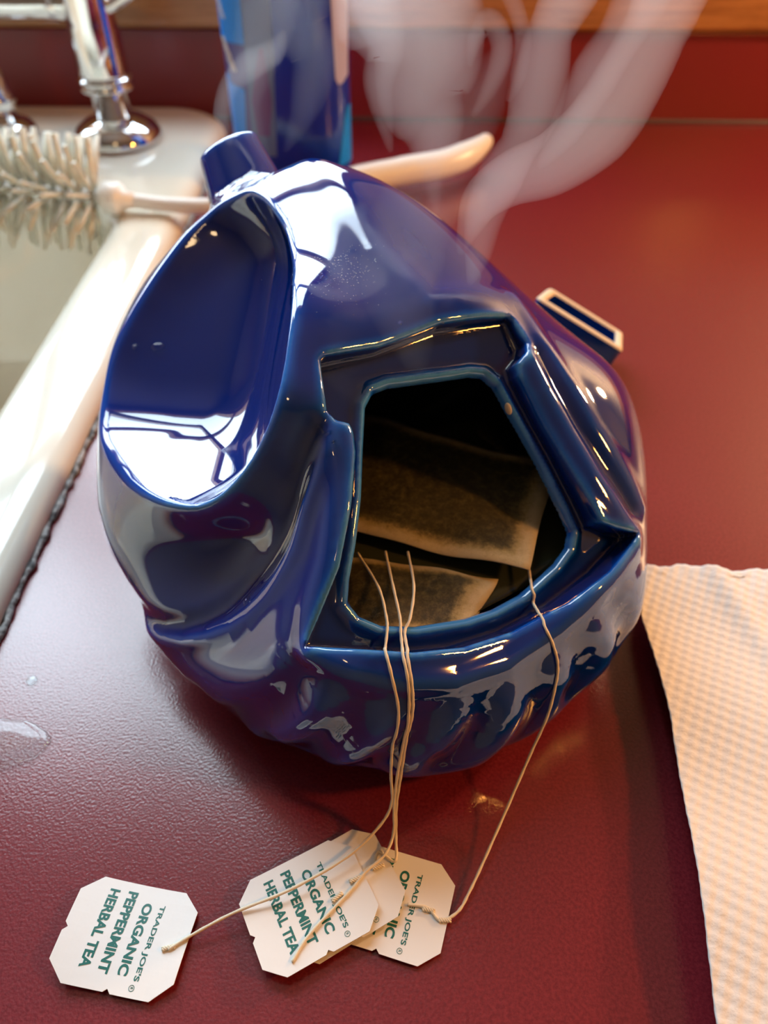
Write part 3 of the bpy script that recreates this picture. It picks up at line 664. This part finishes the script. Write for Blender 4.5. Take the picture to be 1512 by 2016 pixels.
# ================================================================ tea bags: pouch in the pot, string over the lip, tag on the worktop
def paper_nodes(m):
    N, L, b = nodes(m)
    tc = N.new('ShaderNodeAttribute'); tc.attribute_name = 'leaf'
    big = noise(m, 330, 8, .85); mul = N.new('ShaderNodeMath'); mul.operation = 'MULTIPLY_ADD'; mul.inputs[1].default_value = .75; lf = N.new('ShaderNodeMath'); lf.operation = 'MULTIPLY'; lf.inputs[1].default_value = .45; L.new(tc.outputs['Fac'], lf.inputs[0])
    L.new(big.outputs['Fac'], mul.inputs[0]); L.new(lf.outputs[0], mul.inputs[2])
    r = ramp(m, mul, [(.40, (.62, .52, .30)), (.60, (.42, .33, .14)), (.72, (.16, .13, .05)), (.84, (.05, .045, .02)), (.95, (.025, .022, .012))], 'Value'); L.new(r.outputs['Color'], b.inputs['Base Color'])
    bump(m, big, .0012, .6)
paper_nodes(M_POUCH)
def grid_mesh(name, nx, ny, fn, m, parent, thick=0.0, attr=None):
    V = []; A = []
    for j in range(ny + 1):
        for i in range(nx + 1):
            V.append(fn(i / nx, j / ny)); A.append(attr(i / nx, j / ny) if attr else 0)
    F = [(j * (nx + 1) + i, j * (nx + 1) + i + 1, (j + 1) * (nx + 1) + i + 1, (j + 1) * (nx + 1) + i) for j in range(ny) for i in range(nx)]
    if thick:
        n = len(V); ring = [i for i in range(nx + 1)] + [(j) * (nx + 1) + nx for j in range(1, ny + 1)] + [ny * (nx + 1) + i for i in range(nx - 1, -1, -1)] + [j * (nx + 1) for j in range(ny - 1, 0, -1)]
        V += [(v[0], v[1], v[2] - thick * (1 if not attr else .12 + .88 * min(1, attr(k % (nx + 1) / nx, k // (nx + 1) / ny) * 1.2))) for k, v in enumerate(V)]; A += A
        F += [tuple(n + k for k in reversed(f)) for f in F[:nx * ny]]
        for a, b in zip(ring, ring[1:] + ring[:1]): F.append((b, a, n + a, n + b))
    me = bpy.data.meshes.new(name); me.from_pydata([tuple(v) for v in V], [], F); me.update()
    if attr: at = me.attributes.new('leaf', 'FLOAT', 'POINT'); at.data.foreach_set('value', np.array(A, np.float32))
    return mesh_obj(name, me, m, parent)
def pouch(parent, P, puff, seed, edge=.13, fold=None):
    """a soft filter-paper pillow spanning four corners (mm) with pale sealed edges"""
    P = [np.array(p, float) for p in P]; rs = np.random.RandomState(seed); ph = rs.rand(6) * 6.28
    def prof(u, v):
        d = min(u, 1 - u, v, 1 - v); return float(np.clip((d - edge * .35) / edge, 0, 1))
    def fn(u, v):
        p = (P[0] * (1 - u) + P[1] * u) * (1 - v) + (P[3] * (1 - u) + P[2] * u) * v
        k = math.sin(math.pi * u) * math.sin(math.pi * v)
        z = puff * k ** .6 + .7 * math.sin(9 * u + ph[0]) * math.sin(7 * v + ph[1]) + .5 * math.sin(17 * u + ph[2] + 5 * v)
        p = p + np.array([.6 * math.sin(6 * v + ph[3]), .6 * math.sin(6 * u + ph[4]), z]); return tuple(p * MM)
    return grid_mesh('pouch', 26, 22, fn, M_POUCH, parent, .0045, prof)
TAG_OUT = [(-10.2, 19.2), (10.0, 19.2), (15.4, 13.4), (15.4, 1.4), (14.2, .2), (15.2, -.9), (15.4, -13.4), (10.2, -19.2), (2.2, -19.2), (.9, -18.0), (-.3, -19.2), (-10.2, -19.2), (-15.4, -13.6), (-15.4, 13.4)]
TEXT = [("TRADER JOE'S", 21.5, 2.15, 6.4, .3), ("ORGANIC", 20.5, 3.1, 1.4, .0), ("PEPPERMINT", 23.5, 3.2, -4.6, -1.), ("HERBAL TEA", 22.8, 3.2, -10.4, -1.)]
def text_mesh(body, width, height, bold):
    cu = bpy.data.curves.new('text', 'FONT'); cu.body = body; cu.size = 1.0; cu.offset = bold; cu.resolution_u = 4; cu.align_x = 'LEFT'
    o = bpy.data.objects.new('text', cu); COL.objects.link(o); bpy.context.view_layer.update()
    me = bpy.data.meshes.new_from_object(o.evaluated_get(bpy.context.evaluated_depsgraph_get()))
    bpy.data.objects.remove(o); bpy.data.curves.remove(cu)
    c = np.array([v.co[:] for v in me.vertices]); lo, hi = c.min(0), c.max(0)
    c[:, 0] = ((c[:, 0] - lo[0]) / (hi[0] - lo[0]) - .5) * width; c[:, 1] = (c[:, 1] - lo[1]) / (hi[1] - lo[1]) * height
    F = [tuple(p.vertices) for p in me.polygons]; bpy.data.meshes.remove(me); return c, F
PRINT_CACHE = []
for body_, w_, h_, t_, s_ in TEXT: PRINT_CACHE.append(text_mesh(body_, w_, h_, .036 if h_ > 3 else .022) + (t_, s_))
def ring(cx, cy, r, w, n=20):
    V = [(cx + (r + s * w) * math.cos(2 * math.pi * k / n), cy + (r + s * w) * math.sin(2 * math.pi * k / n), 0) for k in range(n) for s in (0, 1)]
    return np.array(V), [(2 * k, 2 * k + 1, (2 * k + 3) % (2 * n), (2 * k + 2) % (2 * n)) for k in range(n)]
PRINT_CACHE.append(ring(12.6, 0.75, .72, .16) + (6.4, .3)); _r = text_mesh('R', .62, .8, .01); PRINT_CACHE.append((_r[0] + [12.6, .38, 0], _r[1], 6.4, .3))
def paper_tag(parent, centre, ang, z, tilt, bend):
    """card tag; s runs along the reading direction, t to the top of the text"""
    a = math.radians(ang); ds = np.array([math.cos(a), math.sin(a)]); dt = np.array([-math.sin(a), math.cos(a)])
    def to3(s, t, lift=0): 
        h = z + tilt[0] * s + tilt[1] * t + bend[0] * (t / 19) ** 2 + bend[1] * (s / 15) ** 2
        xy = np.array(centre) + ds * s + dt * t; return ((xy[0]) * MM, xy[1] * MM, (h + lift) * MM)
    bm = bmesh.new(); T = [bm.verts.new((s, t, 0)) for s, t in TAG_OUT]; bm.faces.new(T)
    for ax, lo, hi, k in ((0, -15.4, 15.4, 8), (1, -19.2, 19.2, 10)):
        for i in range(1, k):
            pos = lo + (hi - lo) * i / k; no = (1, 0, 0) if ax == 0 else (0, 1, 0); co = (pos, 0, 0) if ax == 0 else (0, pos, 0)
            bmesh.ops.bisect_plane(bm, geom=list(bm.verts) + list(bm.edges) + list(bm.faces), plane_co=co, plane_no=no)
    r = bmesh.ops.extrude_face_region(bm, geom=list(bm.faces)); top = {v for v in r['geom'] if isinstance(v, bmesh.types.BMVert)}
    for v in bm.verts: v.co = to3(v.co.x, v.co.y, .35 if v in top else 0.0)
    o = obj('tag', bm, M_TAG, parent, False)
    V = []; F = []
    for c, f, t, s in PRINT_CACHE:
        n = len(V)
        V += [to3(p[0] + s, p[1] + t, .43) for p in c]; F += [tuple(n + k for k in q) for q in f]
    me = bpy.data.meshes.new('tag_print'); me.from_pydata(V, [], F); me.update()
    p = mesh_obj('tag_print', me, M_PRINT, o, False); p['label'] = 'green capital lettering on the tag'
    return to3
def string(parent, pts, rad=.0005):
    P = np.array([p[:] for p in spline(pts, 7)]) / MM
    for _ in range(3):                                   # keep the thread outside the glazed wall
        f = pot_f.f(P); g = grad(pot_f.f, P); l = np.linalg.norm(g, axis=1); P = P + (np.clip(.5 - f, 0, 3) / np.maximum(l, .4))[:, None] * g / np.maximum(l, 1e-3)[:, None]
    P = [Vector(p * MM) for p in P]; random.seed(len(P)); bm = bmesh.new(); add_tube(bm, P, [rad * (1 + .12 * math.sin(i * 1.9)) for i in range(len(P))], 7); return obj('string', bm, M_STRING, parent)
def knot(parent, p, d, n=5):
    bm = bmesh.new(); d = Vector(d).normalized(); s = d.cross(Vector((0, 0, 1)))
    for k in range(3):
        q = [Vector(p) + d * (-.0012 + .0024 * i / 8 * 1.6) + s * (.0005 * math.sin(i * 1.3 + k * 2.1)) + Vector((0, 0, .0004 + .0003 * math.cos(i * 1.3 + k * 2.1))) for i in range(9)]
        add_tube(bm, q, .00034, 6)
    o = obj('knot', bm, M_STRING, parent)
    return o
GRP = None
lift = .55
def over_pot(ps, l=lift): return [on_pot(p, l)[0] for p in ps]
def mmv(*ps): return [Vector(p) * MM for p in ps]
def teabag(label): return empty('tea_bag', (.018, .16, .05), label=label, cat='tea bag')
b1 = teabag('tea bag whose peppermint tag lies apart at the far left on the worktop')
pouch(b1, [(-36, 202, 53), (46, 176, 56.5), (64, 232, 56), (-22, 268, 54)], 3.0, 1, .09)
f1 = paper_tag(b1, (-80.6, 72.6), -98.5, 1.6, (.05, -.045), (1.6, -.6))
LIP1 = [(-4.2, 146., 58.), (-3.6, 138.6, LIPZ), (-3.6, 134.5, 66.6)]
string(b1, mmv((-14, 184, 55), (-6, 166, 58), (-3, 152, 60.)) + over_pot([(-2.6, 145.5, 61.5), (-3., 139.5, 63.), (-3.1, 133., 67.4), (-1.2, 128., 62.9), (1.2, 122.4, 52.2), (-.2, 118., 40.)]) + mmv((-.6, 114.5, 27), (-.2, 110.5, 15), (-4, 105, 10), (-14, 95.5, 8.6), (-31, 85.5, 7.8), (-48, 79, 5.6), (-60, 73.2, 3.4)) + [Vector(f1(1.5, 14.2, .9))])
knot(b1, f1(1.2, 13.4, .5), (1, .25, 0))
b2 = teabag('tea bag whose peppermint tag lies uppermost in the overlapping pile')
pouch(b2, [(-34, 151, 46.5), (25, 154, 48.5), (36, 177, 50), (-32, 192, 48.5)], 4.5, 2, .12)
f2 = paper_tag(b2, (-25.3, 81.9), -61.5, 4.4, (.01, .015), (.4, .3))
string(b2, mmv((-4, 184, 56), (-1, 166, 58.5), (1.4, 152, 60.)) + over_pot([(2.2, 146, 61.), (2.4, 139.5, 63.), (2.6, 132.6, 67.2), (3.8, 127.4, 61.), (4.3, 122.9, 51.5), (3.3, 119.2, 39.6)]) + mmv((1.6, 115, 27), (.6, 110.5, 15), (0.6, 104, 7.6), (-2, 97.5, 6.2), (-8, 92, 6.0)) + [Vector(f2(2.0, 14.0, .9))] + [Vector(f2(4.5, 6.5, 1.0)), Vector(f2(8.3, -4.0, 1.1)), Vector(f2(12.4, -10.6, .8))])
knot(b2, f2(-.2, 15.3, .5), (.9, .4, 0)); knot(b2, f2(2.1, 8.0, .5), (.6, .5, 0))
b3 = teabag('tea bag whose tag is mostly hidden under the uppermost tag of the pile')
pouch(b3, [(-40, 215, 47), (0, 228, 47), (-8, 252, 47), (-44, 248, 47)], 1.5, 3, .14)
f3 = paper_tag(b3, (-17.0, 86.2), -59.6, 2.9, (.0, .01), (.3, .2))
string(b3, mmv((4, 184, 56), (6, 166, 59), (4.8, 152, 60.)) + over_pot([(3.8, 146, 61.), (3.9, 139.5, 63.), (4.2, 132.4, 67.), (5.0, 127., 60.), (5.4, 123.2, 51.), (4.2, 119.9, 41.4)]) + mmv((2.7, 115.4, 26), (1.4, 110.4, 14), (1.4, 103, 6.), (1.2, 96, 4.4)) + [Vector(f3(-4.5, 17.5, .9)), Vector(f3(-.8, 14.0, .8))])
knot(b3, f3(-.6, 14.4, .5), (.9, .35, 0))
b4 = teabag('tea bag whose string hangs alone on the right, its tag lowest in the pile')
pouch(b4, [(30, 246, 47), (62, 240, 47), (60, 264, 47), (26, 270, 47)], 1.5, 4, .16)
f4 = paper_tag(b4, (-.6, 85.0), -105.0, 1.0, (.0, .0), (.25, .2))
string(b4, mmv((47, 186, 53), (47, 178, 53)) + over_pot([(47., 171.0, 53.), (48.0, 167, 50.), (48.6, 160, 52.), (48.7, 153., 55.), (52., 149.2, 49.), (53.8, 146., 43.2), (53.6, 142., 37.)]) + mmv((51.8, 136., 28), (47., 128.5, 17), (39, 114, 8), (31, 99, 4.), (25, 88, 2.4), (21, 82, 2.0)) + [Vector(f4(1.2, 17.0, .8)), Vector(f4(-1.2, 12.4, .8)), Vector(f4(-.4, 6.0, .8))])
knot(b4, f4(-.6, 12.0, .5), (1, -.1, 0)); knot(b4, f4(1.0, 17.6, .4), (1, 0, 0))

# ================================================================ paper towel
def towel_edge(y):       # left edge, metres
    pts = [(-.06, .079), (.0, .0835), (.054, .0897), (.099, .0949), (.147, .0992), (.193, .0993), (.222, .108)]
    return float(np.interp(y, [p[0] for p in pts], [p[1] for p in pts]))
def towel(u, v):
    y = -.03 + (.2215 + .03) * v; x0 = towel_edge(y); x = x0 + (.42 - x0) * u ** 1.15
    y += (.0012 * math.sin(x * 160) + .0006 * math.sin(x * 420)) * (v > .985)
    lift_ = .0120 * math.exp(-((x - x0) / .045)) * (.35 + .65 * math.sin(math.pi * min(1, max(0, (y + .06) / .33))) ) + .003
    lift_ += .0022 * math.sin(x * 46 + y * 30) * math.sin(y * 52 - x * 21) + .0016 * math.exp(-((x - .155 - .25 * (.15 - y)) / .006) ** 2)
    return (x, y, max(lift_, .0012))
def towel_z(x, y):
    c = .0058                                            # quilted dimples
    return .00045 * (math.sin(2 * math.pi * (x * .93 + y * .36) / c) * math.sin(2 * math.pi * (y * .93 - x * .36) / c))
def towel_full(u, v):
    x, y, z = towel(u, v); return (x, y, z + towel_z(x, y))
tw = grid_mesh('paper_towel', 250, 210, towel_full, M_PAPER, None, .0004)
tag(tw, 'white quilted paper towel lying flat right of the blue teapot', 'paper towel')
n_ = noise(M_PAPER, 700, 3, .6); bump(M_PAPER, n_, .0004, .5)

# ================================================================ water
def drop(name, p, n, rx, ry, rz, label, cat='water drop'):
    bm = bmesh.new(); bmesh.ops.create_icosphere(bm, subdivisions=4, radius=1)
    rot = Vector((0, 0, 1)).rotation_difference(Vector(n)).to_matrix().to_4x4()
    for v in bm.verts:
        z = v.co.z if v.co.z > 0 else v.co.z * .08
        v.co = rot @ Vector((v.co.x * rx, v.co.y * ry, z * rz)) + Vector(p)
    return tag(obj(name, bm, M_WATER), label, cat)
drop('water_drop', (-.1421, .1631, .0002), (0, 0, 1), .0021, .0022, .0011, 'small round water drop on the worktop near the sink rim')
bm = bmesh.new(); random.seed(8); L0 = []
for k in range(72):
    a = 2 * math.pi * k / 72; r = 1 + .05 * math.sin(3 * a + 1) + .03 * math.sin(7 * a) + random.uniform(-.012, .012); L0.append((-.1435 + .0165 * r * math.cos(a), .136 + .0105 * r * math.sin(a)))
cx_, cy_ = -.1435, .136
loft(bm, [[(cx_ + (x - cx_) * s, cy_ + (y - cy_) * s, z) for x, y in L0] for s, z in ((.97, .0001), (1.0, .0003), (.985, .0009), (.94, .0014), (.85, .00172), (.7, .0018), (.4, .0018))])
tag(obj('water_puddle', bm, M_WATER), 'shallow water puddle at the left edge of the worktop', 'puddle')
for p, r, l in (((-98.4, 263.5, 89.3), (.0030, .0020, .0016), 'largest water drop clinging inside the scooped side of the teapot'), ((-108., 262.1, 91.), (.0014, .0012, .001), 'small water drop by the left rim of the teapot scoop'), ((-54.2, 158.6, 61.8), (.0012, .0022, .0012), 'water drop caught in the groove below the teapot scoop'), ((-101., 179., 41.4), (.0012, .0026, .0012), 'water drop running down the left flank of the teapot')):
    c, n = on_pot(p); drop('water_drop', c, n, *r, l)
# ring of wet around the foot of the pot and condensation on its shoulder
random.seed(21); bm = bmesh.new()
cp = np.array([(-24 + random.gauss(0, 1) * 9, 243 + random.gauss(0, 1) * 10, 133) for k in range(420)])
for _ in range(4):
    g_ = grad(pot_f.f, cp); l_ = np.linalg.norm(g_, axis=1); cp = cp - np.clip(pot_f.f(cp) / np.maximum(l_, .3), -2, 2)[:, None] * g_ / np.maximum(l_, 1e-3)[:, None]
for c, n in zip(cp, unit(grad(pot_f.f, cp))):
    r = random.uniform(.00012, .00032)
    bmesh.ops.create_icosphere(bm, subdivisions=1, radius=r, matrix=Matrix.Translation(Vector(c * MM)) @ Vector((0, 0, 1)).rotation_difference(Vector(n)).to_matrix().to_4x4() @ Matrix.Diagonal((1, 1, .5, 1)))
tag(obj('condensation', bm, M_WATER), 'patch of fine condensation beads on the blue teapot shoulder', 'condensation', kind='stuff')

# ================================================================ steam
M_STEAM = bpy.data.materials.new('steam'); M_STEAM.use_nodes = True
N_ = M_STEAM.node_tree.nodes; N_.clear(); so_ = N_.new('ShaderNodeOutputMaterial'); sv_ = N_.new('ShaderNodeVolumeScatter')
sv_.inputs['Color'].default_value = (1, 1, 1, 1); sv_.inputs['Density'].default_value = STEAM_D; sv_.inputs['Anisotropy'].default_value = .35
M_STEAM.node_tree.links.new(sv_.outputs[0], so_.inputs['Volume'])
steam = empty('steam', (.01, .2, .13), label='pale wisps of steam curling up from the open teapot', cat='steam', kind='stuff')
def wisp(pts, w, flat):
    """a soft plume of lens-shaped section; w gives half widths (m)"""
    P = spline(pts, 6); R = np.interp(np.linspace(0, 1, len(P)), np.linspace(0, 1, len(w)), w); bm = bmesh.new(); n = 20; rings = []
    for i, p in enumerate(P):
        t = (P[min(i + 1, len(P) - 1)] - P[max(i - 1, 0)]).normalized(); s = t.cross(Vector((0, 1, 0))).normalized(); q = s.cross(t)
        row = []
        for k in range(n):
            a = 2 * math.pi * k / n; cx, sx = math.cos(a), math.sin(a)
            row.append(bm.verts.new(p + s * R[i] * cx + q * R[i] * flat * sx * abs(sx) ** .8))
        rings.append(row)
    for a, b in zip(rings[:-1], rings[1:]):
        for k in range(n): bm.faces.new((a[k], a[(k + 1) % n], b[(k + 1) % n], b[k]))
    bm.faces.new(rings[0][::-1]); bm.faces.new(rings[-1])
    return obj('wisp', bm, M_STEAM, steam)
for pts, w, fl in STEAM:
    P = [Vector(p) * MM for p in pts]
    if w[-1] > .002:                                     # fade the plume out above
        d = P[-1] - P[-2]; P += [P[-1] + d * 1.2, P[-1] + d * 2.6]; w = list(w) + [w[-1] * .8, .0006]
    wisp(P, w, fl)
